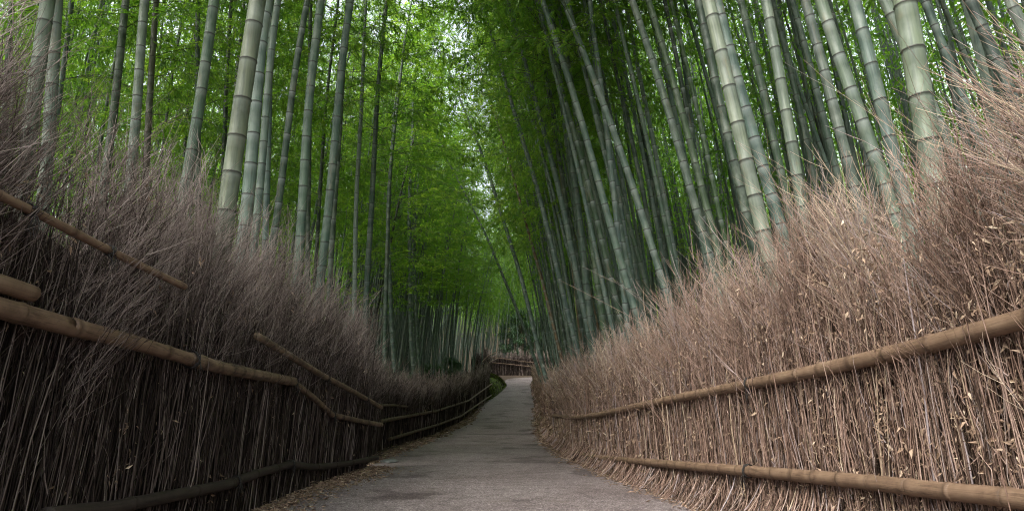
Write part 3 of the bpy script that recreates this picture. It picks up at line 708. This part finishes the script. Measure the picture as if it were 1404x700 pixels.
# ------------------------------------------------------------------ bamboo prototypes
H0 = 17.0
def bend(h, amp, pw): return amp * (h / H0) ** pw
def culm_proto(i, amp, pw, amp2, seed):
    r = np.random.default_rng(seed)
    zs = []; z = .05; k = 0
    while z < H0 - .4:
        zs.append(z); z += min(.10 + k * .018, .36) * r.uniform(.93, 1.07) * (1 if z < 11 else .85); k += 1
    h = [0]; rr = [1.12]; ring = [0]; wax = [0]
    for z in zs:
        h += [z - .12, z - .040, z - .030, z - .009, z - .004, z + .004, z + .010]; rr += [1, 1, 1, .995, 1.06, 1.075, .99]
        ring += [0, 0, 0, .05, 1, 1, 0]; wax += [0, .45, .7, 1, .5, 0, 0]
    h.append(H0); rr.append(.4); ring.append(0); wax.append(0)
    h = np.clip(np.array(h), 0, H0); o = np.argsort(h, kind='stable'); h = h[o]; rr = np.array(rr)[o]; ring = np.array(ring)[o]; wax = np.array(wax)[o]
    rad = .055 * np.interp(h, [0, .4, 6, 11, H0], [1.12, 1.0, .86, .62, .10]) * rr
    x = bend(h, amp, pw) + .012 * np.sin(h * 1.3 + seed); y = bend(h, amp2, pw) + .012 * np.sin(h * 1.7 + seed * 2)
    V, Q, _ = tubes(np.stack([x, y, h], -1)[None], rad[None], 10)
    me_o = qmesh('culm', V, Q, M['culm'], {'ring': np.repeat(ring, 10), 'wax': np.repeat(wax, 10)})
    me = me_o.data; bpy.data.objects.remove(me_o); return me, zs

def crown_proto(i, amp, pw, amp2, zs, seed, start, nleaf, spread=1.0, lsize=1.0, hmax=H0):
    """leafy side branches from every node above START"""
    r = np.random.default_rng(seed)
    acc = Acc()
    nodes = np.array([z for z in zs if z > start * H0 and z < hmax])
    br = np.repeat(nodes, 2); N = len(br)
    az = r.uniform(0, 2 * PI, N)
    f = (br - start * H0) / (H0 - start * H0)
    Lb = (spread * (0.55 + 1.5 * np.sin(np.clip(f * 1.0 + .18, 0, 1) * PI) ** .8) * r.uniform(.55, 1.25, N))
    K = 7; t = np.linspace(0, 1, K)
    up = r.uniform(.35, .95, N)
    C0 = np.stack([bend(br, amp, pw), bend(br, amp2, pw), br], -1)
    R = np.stack([np.cos(az), np.sin(az), np.zeros(N)], -1)
    P = C0[:, None] + R[:, None] * (Lb[:, None] * t[None] ** .9)[..., None]
    P[..., 2] += Lb[:, None] * (up[:, None] * t[None] - (up + r.uniform(.1, .55, N))[:, None] * .75 * t[None] ** 2.2)
    P += np.cumsum(r.normal(0, .012, (N, K, 3)), 1)
    acc.tubes(P, np.linspace(.007, .0018, K)[None] * np.ones((N, 1)), r.random(N), 3, m=1)
    # sprays
    per = max(1, nleaf // (N * 8)); ns = N * per
    bi = r.integers(0, N, ns) if False else np.repeat(np.arange(N), per)
    tt = r.uniform(.15, 1.0, ns) ** .8
    fi = tt * (K - 1); i0 = np.clip(fi.astype(int), 0, K - 2); fr = (fi - i0)[:, None]
    S0 = P[bi, i0] * (1 - fr) + P[bi, i0 + 1] * fr
    a2 = az[bi] + r.normal(0, 1.1, ns)
    sd = norm(np.stack([np.cos(a2), np.sin(a2), r.normal(-.12, .45, ns)], -1)); sl = r.uniform(.12, .48, ns) * spread ** .5
    K2 = 3; t2 = np.linspace(0, 1, K2)
    SP = S0[:, None] + sd[:, None] * (sl[:, None] * t2)[..., None]; SP[..., 2] -= (sl[:, None] * .35 * t2 ** 2)
    acc.tubes(SP, np.full((ns, K2), .0016), r.random(ns), 3, m=1)
    nl = 8
    li = np.repeat(np.arange(ns), nl); n = len(li)
    lt = np.clip(r.uniform(.25, 1.05, n), 0, 1)[:, None]
    C = SP[li, 0] * (1 - lt) + SP[li, 2] * lt
    a3 = r.uniform(0, 2 * PI, n)
    D = norm(sd[li] * .8 + np.stack([np.cos(a3), np.sin(a3), r.normal(-.55, .35, n)], -1) * .8)
    Nn = norm(np.stack([r.normal(0, .55, n), r.normal(0, .55, n), np.ones(n)], -1))
    L = r.uniform(.07, .145, n) * lsize
    shs = r.beta(2, 2, ns)[li] * .6 + r.beta(2, 2, n) * .4
    acc.leaves(C, D, Nn, L, L * r.uniform(.17, .25, n), shs)
    o = acc.build('leafy_crown', [M['leaf'], M['twigwood']], smooth=False)
    me = o.data; bpy.data.objects.remove(o); return me

PROTO = []
spec = [  # amp, pw, amp2, start, leaves, spread
    (.7, 2.4, .2, .50, 3800, .85), (1.1, 2.2, -.3, .46, 4500, .9), (.5, 2.6, .3, .54, 3800, .85),
    (1.6, 2.3, .4, .38, 8000, 1.05), (1.0, 2.0, -.5, .36, 8000, 1.0), (1.4, 2.5, .1, .28, 10000, 1.0),
    (.8, 2.2, .5, .15, 12000, .95)]
for i, (a_, p_, b_, st, nl, sp) in enumerate(spec):
    cm, zs = culm_proto(i, a_, p_, b_, 40 + i)
    PROTO.append((cm, crown_proto(i, a_, p_, b_, zs, 60 + i, st, nl, sp, 1.15)))

placed = []
def put_bamboo(base, direction, dia, height, proto, color, label, group=None, toward=None, crown=True, tinted=None):
    base = Vector(base); zax = Vector(direction).normalized()
    tw = Vector(toward) if toward is not None else Vector((-1 if base.x > 0 else 1, 0, 0))
    xax = (tw - zax * tw.dot(zax)).normalized(); yax = zax.cross(xax)
    Mx = Matrix((xax, yax, zax)).transposed()
    e = bpy.data.objects.new('bamboo', None); col.objects.link(e); e.location = base; e.rotation_euler = Mx.to_euler(); e.empty_display_size = .2
    cm, cr = PROTO[proto]
    s = dia / .11; hs = height / H0
    c = bpy.data.objects.new('culm', cm); col.objects.link(c); c.parent = e; c.scale = (s, s, hs); c.color = (*[v * k for v, k in zip(color, (.33, .365, .33))], 1)
    if crown:
        f = bpy.data.objects.new('leafy_crown', cr); col.objects.link(f); f.parent = e; f.scale = (s if s > .7 else .7 + (s - .7) * .3, s if s > .7 else .7 + (s - .7) * .3, hs)
    tag(e, label, 'bamboo', group)
    placed.append((base.x, base.y)); return e

G_PALE = (.30, .345, .29); G_BLUE = (.20, .275, .265); G_MID = (.155, .22, .185); G_GREEN = (.12, .19, .105); G_DARK = (.055, .085, .06); BROWN = (.26, .145, .075)
# hand placed culms: foot point (x,y) as seen over the fence, upper point, width there, distance, colour, proto, label
HAND = [
 (47,118, 61,0, 19, 4.9, (.22,.27,.19), 0, 'grey green bamboo with a pale waxy node, nearest the high end of the dark fence'),
 (68,118, 77,0, 16, 5.6, G_PALE, 2, 'pale bamboo close behind the grey green one with the waxy node'),
 (3,120, 8,0, 9, 9.0, G_GREEN, 4, 'thin dark green bamboo at the very edge of the picture above the dark fence'),
 (12,90, 15,20, 6, 11, G_PALE, 5, 'thin white stem beside the thin dark green one above the dark fence'),
 (150,145, 162,0, 11, 8.6, (.09,.13,.08), 4, 'dark green bamboo alone between the pale pair and the slim pale one'),
 (180,152, 190,0, 13, 7.4, G_PALE, 1, 'slim pale bamboo with thin dark rings above the highest twigs of the dark fence'),
 (197,150, 199,30, 9, 9.5, (.16,.14,.10), 5, 'brownish shaded bamboo just behind the slim pale ringed one'),
 (250,262, 285,0, 15, 7.0, (.16,.235,.17), 1, 'green leaning bamboo in front of two dark straight ones, beyond the dark fence'),
 (267,262, 257,0, 8, 10.5, (.10,.15,.10), 4, 'thin green bamboo crossing behind the green leaning one'),
 (245,205, 245,0, 5, 15, G_DARK, 5, 'thin nearly black straight stem standing clear of its neighbours in the leaves'),
 (300,262, 302,0, 7, 12, G_DARK, 4, 'first of two blackish straight bamboos beside the thick stained one'),
 (310,245, 313,0, 7, 12.6, G_DARK, 6, 'second of two blackish straight bamboos beside the thick stained one'),
 (325,102, 316,0, 6, 13, G_DARK, 5, 'short visible blackish stem crossing above the two straight dark ones'),
 (303,350, 345,0, 24, 4.75, (.29,.31,.22), 0, 'thickest bamboo behind the dark fence, pale with rusty stains and a mossy foot'),
 (333,302, 363,0, 17, 6.1, (.27,.35,.32), 2, 'smooth blue grey bamboo right behind the thick stained one'),
 (348,297, 366,40, 11, 8.0, (.26,.33,.30), 1, 'slimmer blue grey bamboo tucked beside the smooth one'),
 (363,322, 365,80, 9, 9.0, G_BLUE, 0, 'straight grey bamboo with close rings beside the blue grey pair'),
 (372,325, 408,0, 10, 8.2, (.11,.165,.12), 1, 'dark green bamboo leaning away from the blue grey pair'),
 (407,348, 433,0, 13, 7.8, (.17,.24,.19), 2, 'clean mid green bamboo with sharp dark rings, above the fading end of the dark fence'),
 (420,330, 413,0, 7, 11.5, (.07,.10,.07), 4, 'dark bamboo crossing behind the clean mid green one'),
 (432,322, 440,0, 5.5, 14, G_DARK, 5, 'thin blackish stem between the two clean green bamboos'),
 (440,350, 467,0, 12, 8.3, (.13,.20,.16), 1, 'dark grey green bamboo, second of the two clean ones above the dark fence'),
 (452,350, 462,0, 8, 11, (.075,.11,.075), 4, 'shaded bamboo partly hidden by the dark grey green one'),
 (484,432, 492,105, 6.5, 12.5, (.36,.42,.40), 2, 'thin whitish broken topped bamboo standing alone before the dark grove'),
 (500,435, 502,200, 8, 12.8, (.10,.16,.13), 4, 'dull green bamboo next to the thin whitish one'),
 (527,455, 525,300, 6, 17, (.12,.18,.14), 5, 'dull green bamboo with close white rings, past the thin whitish one'),
 (548,250, 570,128, 3.2, 24, (.03,.035,.025), 6, 'thin blackish bare stem slanting through bright leaves over the path'),
 (541,502, 524,340, 6.2, 21, (.17,.24,.22), 5, 'grey bamboo tilting away from the path behind the corner of the dark fence'),
 (567,518, 553,345, 6, 25, (.19,.26,.235), 4, 'brightest grey bamboo behind the low dark fence'),
 (577,520, 560,345, 4.5, 29, (.14,.20,.175), 5, 'duller grey bamboo close beside the brightest one behind the low dark fence'),
 (741,513, 658,245, 4.2, 27, (.22,.28,.26), 3, 'slender bamboo leaning far out over the path from the end of the tan fence'),
 (747,508, 703,298, 6, 21, (.17,.235,.22), 1, 'second slender leaning bamboo at the far end of the tan fence'),
 (770,488, 727,318, 4.5, 20, BROWN, 2, 'dead orange brown bamboo among the grey ones behind the tan fence'),
 (790,470, 740,240, 7, 14.5, (.20,.27,.255), 1, 'pale grey bamboo just beside the dead orange brown one'),
 (812,472, 770,240, 8, 13.2, (.19,.26,.24), 1, 'grey bamboo standing before the bamboo with white rings'),
 (815,478, 789,240, 9, 12.6, (.13,.19,.16), 2, 'dark green bamboo banded with bright white rings'),
 (831,478, 806,240, 9, 12.2, (.13,.20,.115), 0, 'olive green bamboo next to the one with bright white rings'),
 (852,348, 762,0, 10, 9.8, (.19,.26,.23), 1, 'tall grey bamboo crossing the leaves nearest the open middle of the grove'),
 (900,348, 803,25, 10, 9.4, (.19,.255,.23), 3, 'grey bamboo with a kinked slant, second from the open middle of the grove'),
 (872,348, 830,30, 7, 12.2, (.17,.23,.2), 1, 'slender grey bamboo between the tall grey and kinked ones'),
 (976,348, 885,0, 11.5, 8.6, (.21,.26,.225), 1, 'brownish grey ringed bamboo leaning beside two green ones'),
 (988,350, 903,0, 10, 8.4, (.12,.175,.10), 3, 'olive bamboo close to the brownish grey ringed one'),
 (1001,350, 932,0, 7, 9.2, (.13,.21,.10), 1, 'thin fresh green bamboo curving beside the olive one'),
 (1036,350, 962,0, 12.5, 6.9, (.065,.10,.07), 0, 'very dark green bamboo with chalky rings beside the palest one'),
 (1060,365, 972,0, 19, 5.3, (.37,.40,.33), 2, 'palest bamboo of all, chalky cream green, low end by the tan fence twigs'),
 (1074,330, 988,0, 16, 5.9, (.19,.27,.25), 0, 'thick blue green bamboo crossing right behind the palest one'),
 (1091,310, 1027,0, 11, 7.4, (.10,.155,.10), 1, 'dark green ringed bamboo between the blue green and the chalky straight one'),
 (1111,335, 1051,0, 15, 5.9, (.33,.38,.32), 2, 'chalky grey bamboo ending lower in the twigs than its dark neighbours'),
 (1132,300, 1071,0, 8.5, 8.4, (.09,.135,.10), 1, 'shaded green bamboo just behind the chalky grey one'),
 (1150,262, 1082,0, 4, 12, (.04,.05,.035), 3, 'thin black stem slanting behind the shaded green bamboo'),
 (1154,245, 1096,0, 9.5, 8.0, (.13,.18,.15), 1, 'slim green grey bamboo behind the thick brown tinged one'),
 (1172,255, 1105,0, 14, 6.2, (.24,.28,.26), 2, 'mottled grey bamboo, first of three leaning in step above the tan fence'),
 (1222,285, 1131,0, 17, 5.2, (.27,.33,.27), 0, 'thick sage bamboo, second of three leaning in step above the tan fence'),
 (1247,290, 1172,0, 17, 5.1, (.20,.27,.255), 2, 'blue green bamboo, third of three leaning in step above the tan fence'),
 (1200,250, 1150,0, 10.5, 7.9, (.06,.085,.065), 1, 'dark bamboo seen between the second and third of the leaning three'),
 (1310,225, 1218,0, 15, 4.9, (.23,.28,.24), 0, 'grey bamboo crossing behind the thickest stem above the tan fence'),
 (1290,275, 1241,0, 30, 3.75, (.30,.345,.26), 2, 'thickest bamboo in the grove, lichen green with pale patches, above the tan fence'),
 (1334,155, 1279,0, 11.5, 6.8, (.18,.25,.24), 1, 'blue grey bamboo just past the thickest stem'),
 (1350,132, 1303,0, 8, 8.4, (.20,.25,.23), 3, 'slim grey bamboo half covered by wisps, past the blue grey one'),
 (1388,115, 1340,0, 16, 5.4, (.075,.11,.10), 1, 'broad dark blue green bamboo behind the highest twigs of the tan fence'),
 (1414,70, 1385,0, 15, 4.8, (.30,.32,.29), 2, 'pale grey bamboo at the very edge of the picture above the tan fence'),
]
for (x0, y0, x1, y1, w, D, c, pr_i, lab) in HAND:
    A = at(x0, y0, D); B = at(x1, y1, D)
    d = norm(B - A)
    # walk down to the ground
    P = A.copy()
    for _ in range(400):
        if P[2] <= float(ground_z(P[0], P[1])) - .03: break
        P = P - d * .02
    depth = D / math.cos(PITCH) if False else D
    dia = w * D * 1.02 / 837.0
    dia = float(dia) * 1.08
    short = 'broken topped' in lab
    c = tuple(v * (.82 if D < 6.5 else 1.0) for v in c); hgt = 17 * rng.uniform(.92, 1.06)
    put_bamboo(P, d, dia, hgt, pr_i, c, lab, 'bamboos in the grove', crown=not short)
    if short:
        o = col.objects[-1]
        bpy.data.objects[-1] if False else None

# ---- grove filling
def colour(r):
    u = r.random()
    k = int(r.choice(5, p=[.34, .15, .15, .18, .18]))
    a, b = [(G_BLUE, G_MID), (G_MID, G_GREEN), (G_DARK, [.08, .12, .09]), (G_PALE, G_BLUE), (G_MID, G_BLUE)][k]
    nm = ['grey green', 'fresh green', 'blackish', 'pale grey', 'grey green'][k]
    c = [a[i] + (b[i] - a[i]) * u for i in range(3)]
    return (c, nm) if r.random() > .03 else (list(BROWN), 'dead brown')

def fill(n, xf, yr, lean, labels, group, seed, mind=.42, dia=(.07, .12), protos=(3, 4, 5), pw=1.0, xfall=1.0, H=(15, 19)):
    r = np.random.default_rng(seed); k = 0; tries = 0
    while k < n and tries < n * 90:
        tries += 1
        y = yr[0] + (yr[1] - yr[0]) * r.random() ** pw
        x0, x1 = xf(y); x = x0 + (x1 - x0) * r.random() ** xfall
        if -6.4 < x < 0 and 14 < y < 27: continue
        if any((x - a) ** 2 + (y - b) ** 2 < mind ** 2 for a, b in placed): continue
        s = 1 if x > 0 else -1
        le = math.radians(r.normal(lean[0] - (4.5 if x < 0 and y < 29 else (1.3 if x > 0 and 12 < y < 27 else 0)), lean[1]))
        d = (-s * math.sin(le), math.sin(math.radians(r.normal(0, 2.5))), math.cos(le))
        ph = int(r.choice(protos))
        cc, nm = colour(r)
        put_bamboo((x, y, float(ground_z(x, y)) - .03), d, r.uniform(*dia), r.uniform(*H), ph, cc, nm + ' ' + labels, nm + ' ' + group)
        k += 1

# grove behind the tan fence
fill(84, lambda y: (float(pr(y)) + .9, float(pr(y)) + 2.9), (9.5, 33), (8.5, 2.2), 'bamboo in the crowded first rows behind the far half of the tan fence', 'bamboos crowded behind the tan fence', 101, .36, (.075, .115), (1, 2, 3, 4), 1.0, 1.3)
fill(22, lambda y: (float(pr(y)) + .95, float(pr(y)) + 4.5), (34, 62), (8, 2.5), 'bamboo in the dense row beside the bend of the path', 'bamboos in the row beside the bend', 102, .5, (.08, .115), (1, 3, 4), 1.0)
fill(8, lambda y: (float(pr(y)) + 3.2, float(pr(y)) + 13 + .2 * y), (6.5, 30), (6, 3.5), 'bamboo deep in the grove beyond the tan fence', 'bamboos deep behind the tan fence', 103, .55, (.07, .12), (3, 4, 5, 6), 1.0, 1.2)
# grove behind the dark fences
fill(24, lambda y: (float(pl(y)) - 1.9, float(pl(y)) - 9 - .3 * y), (9.5, 20), (2.5, 2.5), 'upright bamboo among the leaves beyond the tall dark fence', 'bamboos beyond the tall dark fence', 104, .8, (.06, .10), (4, 5, 6, 6), 1.0)
fill(80, lambda y: (float(pl(y)) - (2.7 if y < 27 else 1.7), float(pl(y)) - 5 - .10 * y), (17, 56), (3.5, 2.2), 'slender bamboo in the dense stand behind the low dark fence', 'bamboos behind the low dark fence', 105, .45, (.08, .12), (3, 4, 4), 1.1, .9)
# beyond the bend
fill(22, lambda y: (-8.5, 9.5), (75, 92), (1.5, 2), 'distant bamboo standing behind the small fence at the bend', 'distant bamboos past the bend', 106, .7, (.09, .12), (3, 4, 5), 1.0)

# ---- far-off grove, one mass
def far_grove():
    r = np.random.default_rng(5); acc = Acc()
    B = []   # x, y, height, low end of the leaves, leaf weight
    def band(n, fx, fy, h, lo, wt):
        y = fy(n); x = fx(n, y)
        B.append(np.stack([x, y, r.uniform(*h, n), np.full(n, lo), np.full(n, wt)], -1))
    U = r.uniform
    band(300, lambda n, y: -10 - 14 * r.random(n), lambda n: U(12, 60, n), (16, 20), .22, 1.6)
    band(640, lambda n, y: pr(y) + 4.2 + 10 * r.random(n), lambda n: U(8, 60, n), (16, 20), .45, .8)
    band(200, lambda n, y: 29 + 15 * r.random(n), lambda n: U(0, 90, n), (17, 21), .1, 3.2)
    band(70, lambda n, y: U(-6, 12, n), lambda n: U(74.6, 78, n), (17, 20), .40, 2.4)
    band(330, lambda n, y: 15 + 14 * r.random(n), lambda n: U(8, 70, n), (15, 20), .06, 2.6)
    band(620, lambda n, y: -5.2 - .26 * (y - 25).clip(0, 60) * r.random(n) - U(0, 3, n), lambda n: U(30, 84, n), (16, 20), .44, .8)
    band(170, lambda n, y: U(-9, 12, n), lambda n: U(77, 92, n), (17, 21), .40, 1.2)
    band(330, lambda n, y: U(-36, 34, n), lambda n: U(90, 112, n), (16, 21), .38, 2.6)
    band(260, lambda n, y: -24 - 16 * r.random(n), lambda n: U(6, 80, n), (17, 21), .06, 2.4)
    # unseen crowns added behind the viewpoint to shade the culms beside the path
    band(60, lambda n, y: -6.2 - 10 * r.random(n), lambda n: U(-16, 7.5, n), (13, 16), .45, 3.0)
    band(60, lambda n, y: 5.6 + 10 * r.random(n), lambda n: U(-16, 7.0, n), (14, 17), .45, 3.0)
    B = np.concatenate(B); x, y, h, lo, wt = B.T; N = len(B)
    s = np.sign(x); z = ground_z(x, y) - .05; K = 8; t = np.linspace(0, 1, K)
    ln = r.normal(.06, .03, N); bd = U(.3, 1.6, N)
    P = np.stack([x[:, None] - s[:, None] * (ln[:, None] * h[:, None] * t + bd[:, None] * t ** 2.4), y[:, None] + 0 * t, z[:, None] + h[:, None] * t], -1)
    acc.tubes(P, U(.038, .06, N)[:, None] * np.linspace(1.1, .2, K)[None], r.random(N), 6, m=1)
    n = 1600000
    i = r.choice(N, n, p=wt / wt.sum()); tt = U(0, 1, n) * (1.02 - lo[i]) + lo[i]; hh = tt * h[i]
    C = np.stack([x[i] - s[i] * (ln[i] * hh + bd[i] * tt ** 2.4), y[i], z[i] + hh], -1)
    cl = r.normal(0, .85, (N * 16, 3)); ci = i * 16 + r.integers(0, 16, n); C += cl[ci] + r.normal(0, .40, (n, 3))
    C[:, 2] = np.maximum(C[:, 2], z[i] + .6)
    L = U(.13, .30, n)
    acc.leaves(C, norm(r.normal(0, 1, (n, 3)) + [0, 0, -.5]), norm(r.normal(0, .6, (n, 3)) + [0, 0, 1]), L, L * .30, r.beta(2, 2, n) * .6 + (cl[ci][:, 2] * .12 + .2).clip(0, .4))
    o = acc.build('distant_grove', [M['leaf'], M['culm']], smooth=False); o.color = (.055, .078, .066, 1)
    tag(o, 'far off bamboo grove reading as one dark green mass behind all the rest', 'grove', kind='stuff')
far_grove()

# ------------------------------------------------------------------ broadleaf shrubs and trees
def broad(name, base, H, Rr, label, seed, m, lsize=.12, n=14000, trunk_r=.08, clusters=60, group=None, low=.3, cat='tree', puff=1.0):
    r = np.random.default_rng(seed); e = empty(name, base); tag(e, label, cat, group)
    acc = Acc(); tips = []
    K = 8; t = np.linspace(0, 1, K)
    tr = np.stack([.25 * np.sin(t * 2 + seed) * H * .15, .1 * np.sin(t * 3) * H * .1, t * H * .75], -1)
    acc.tubes(tr[None], np.linspace(trunk_r, trunk_r * .3, K)[None], np.array([.4]), 8)
    for k in range(clusters):
        f = r.uniform(low, 1); i = min(int(f * (K - 1)), K - 2); s = tr[i] + (tr[i + 1] - tr[i]) * (f * (K - 1) - i)
        a = r.uniform(0, 2 * PI); l = Rr * r.uniform(.35, 1) * math.sin(min(1, (1.25 - f)) * PI * .5) ; up = r.uniform(.1, .7)
        tip = s + np.array([math.cos(a) * l, math.sin(a) * l, up * l]); tips.append(tip)
        tt = np.linspace(0, 1, 5)[:, None]; P = s + (tip - s) * tt + np.array([0, 0, .15 * l]) * (tt * (1 - tt))
        acc.tubes(P[None], np.linspace(trunk_r * .3, .006, 5)[None], np.array([.4]), 4)
    w = acc.build('trunk', M['twigwood']); w.parent = e
    tips = np.array(tips); i = r.integers(0, len(tips), n); al = Acc()
    C = tips[i] + r.normal(0, 1, (n, 3)) * np.array([.34, .34, .2]) * Rr * .42 * puff
    L = r.uniform(.7, 1.3, n) * lsize
    al.leaves(C, norm(r.normal(0, 1, (n, 3)) + [0, 0, -.2]), norm(r.normal(0, .6, (n, 3)) + [0, 0, 1]), L, L * .45, r.beta(2, 2, n))
    c = al.build('crown', m, smooth=False); c.parent = e; return e
p = at(705, 440, 66); broad('evergreen_tree', (p[0] + .4, 77, float(ground_z(p[0], 77))), 10.5, 2.6, 'dark glossy evergreen tree over the small fence where the path bends', 31, M['darkleaf'], .2, 11000, .12, 110, low=.25, puff=.6)
p = at(728, 440, 60); broad('evergreen_tree', (p[0] + 2.2, 76, float(ground_z(p[0] + 2.2, 76))), 12, 2.4, 'tall shaded evergreen tree behind the leaning bamboos at the bend', 32, M['darkleaf'], .2, 11000, .16, 100, puff=.5)
for k, (px, py, Y, h_, lab) in enumerate([(592, 500, 42, 2.2, 'low yellow green bush seen between stems above the low dark fence'), (622, 500, 50, 2.6, 'low green bush nearer the mossy bank, among the grey stems'), (545, 500, 34, 1.6, 'small bush beyond the corner of the two dark fences')]):
    p = at(px, py, Y); broad('bush', (p[0], Y, float(ground_z(p[0], Y)) - .1), h_, 1.3, lab, 40 + k, M['darkleaf'], .13, 3500, .03, 26, low=.1, cat='bush')

# ------------------------------------------------------------------ light, sky, camera
w = bpy.data.worlds.new('World'); sc.world = w; w.use_nodes = True
nt = w.node_tree; bg = nt.nodes['Background']
sky = nt.nodes.new('ShaderNodeTexSky'); sky.sky_type = 'NISHITA'; sky.sun_disc = False
SUN_EL, SUN_AZ = math.radians(52), math.radians(232)   # high, over the dark fence
sky.sun_elevation = SUN_EL; sky.sun_rotation = SUN_AZ; sky.air_density = 1.0; sky.dust_density = 4.0; sky.ozone_density = 1.0
hs = nt.nodes.new('ShaderNodeHueSaturation'); hs.inputs['Saturation'].default_value = .35
nt.links.new(sky.outputs[0], hs.inputs['Color']); nt.links.new(hs.outputs[0], bg.inputs[0]); bg.inputs[1].default_value = .15
sl = bpy.data.lights.new('sun', 'SUN'); sl.energy = 1.3; sl.angle = math.radians(30); sl.color = (1, .96, .90)
so = bpy.data.objects.new('sun', sl); col.objects.link(so)
sd = Vector((math.sin(SUN_AZ) * math.cos(SUN_EL), math.cos(SUN_AZ) * math.cos(SUN_EL), math.sin(SUN_EL)))
so.rotation_euler = sd.to_track_quat('Z', 'Y').to_euler(); so.location = sd * 50

cd = bpy.data.cameras.new('camera'); cd.sensor_width = 36; cd.lens = 36 * F; cd.clip_end = 2000; cd.clip_start = .05
co = bpy.data.objects.new('camera', cd); col.objects.link(co); co.location = CAM; co.rotation_euler = (PI / 2 + PITCH, 0, 0); sc.camera = co

sc.view_settings.view_transform = 'Standard'; sc.view_settings.look = 'None'; sc.view_settings.gamma = 1; sc.view_settings.exposure = 2.15
sc.render.engine = 'CYCLES'; sc.cycles.max_bounces = 7; sc.cycles.diffuse_bounces = 6; sc.cycles.transmission_bounces = 6; sc.cycles.use_denoising = True
sc.cycles.use_adaptive_sampling = True; sc.cycles.adaptive_threshold = .01; sc.cycles.denoising_prefilter = 'NONE'; sc.cycles.filter_width = 1.1
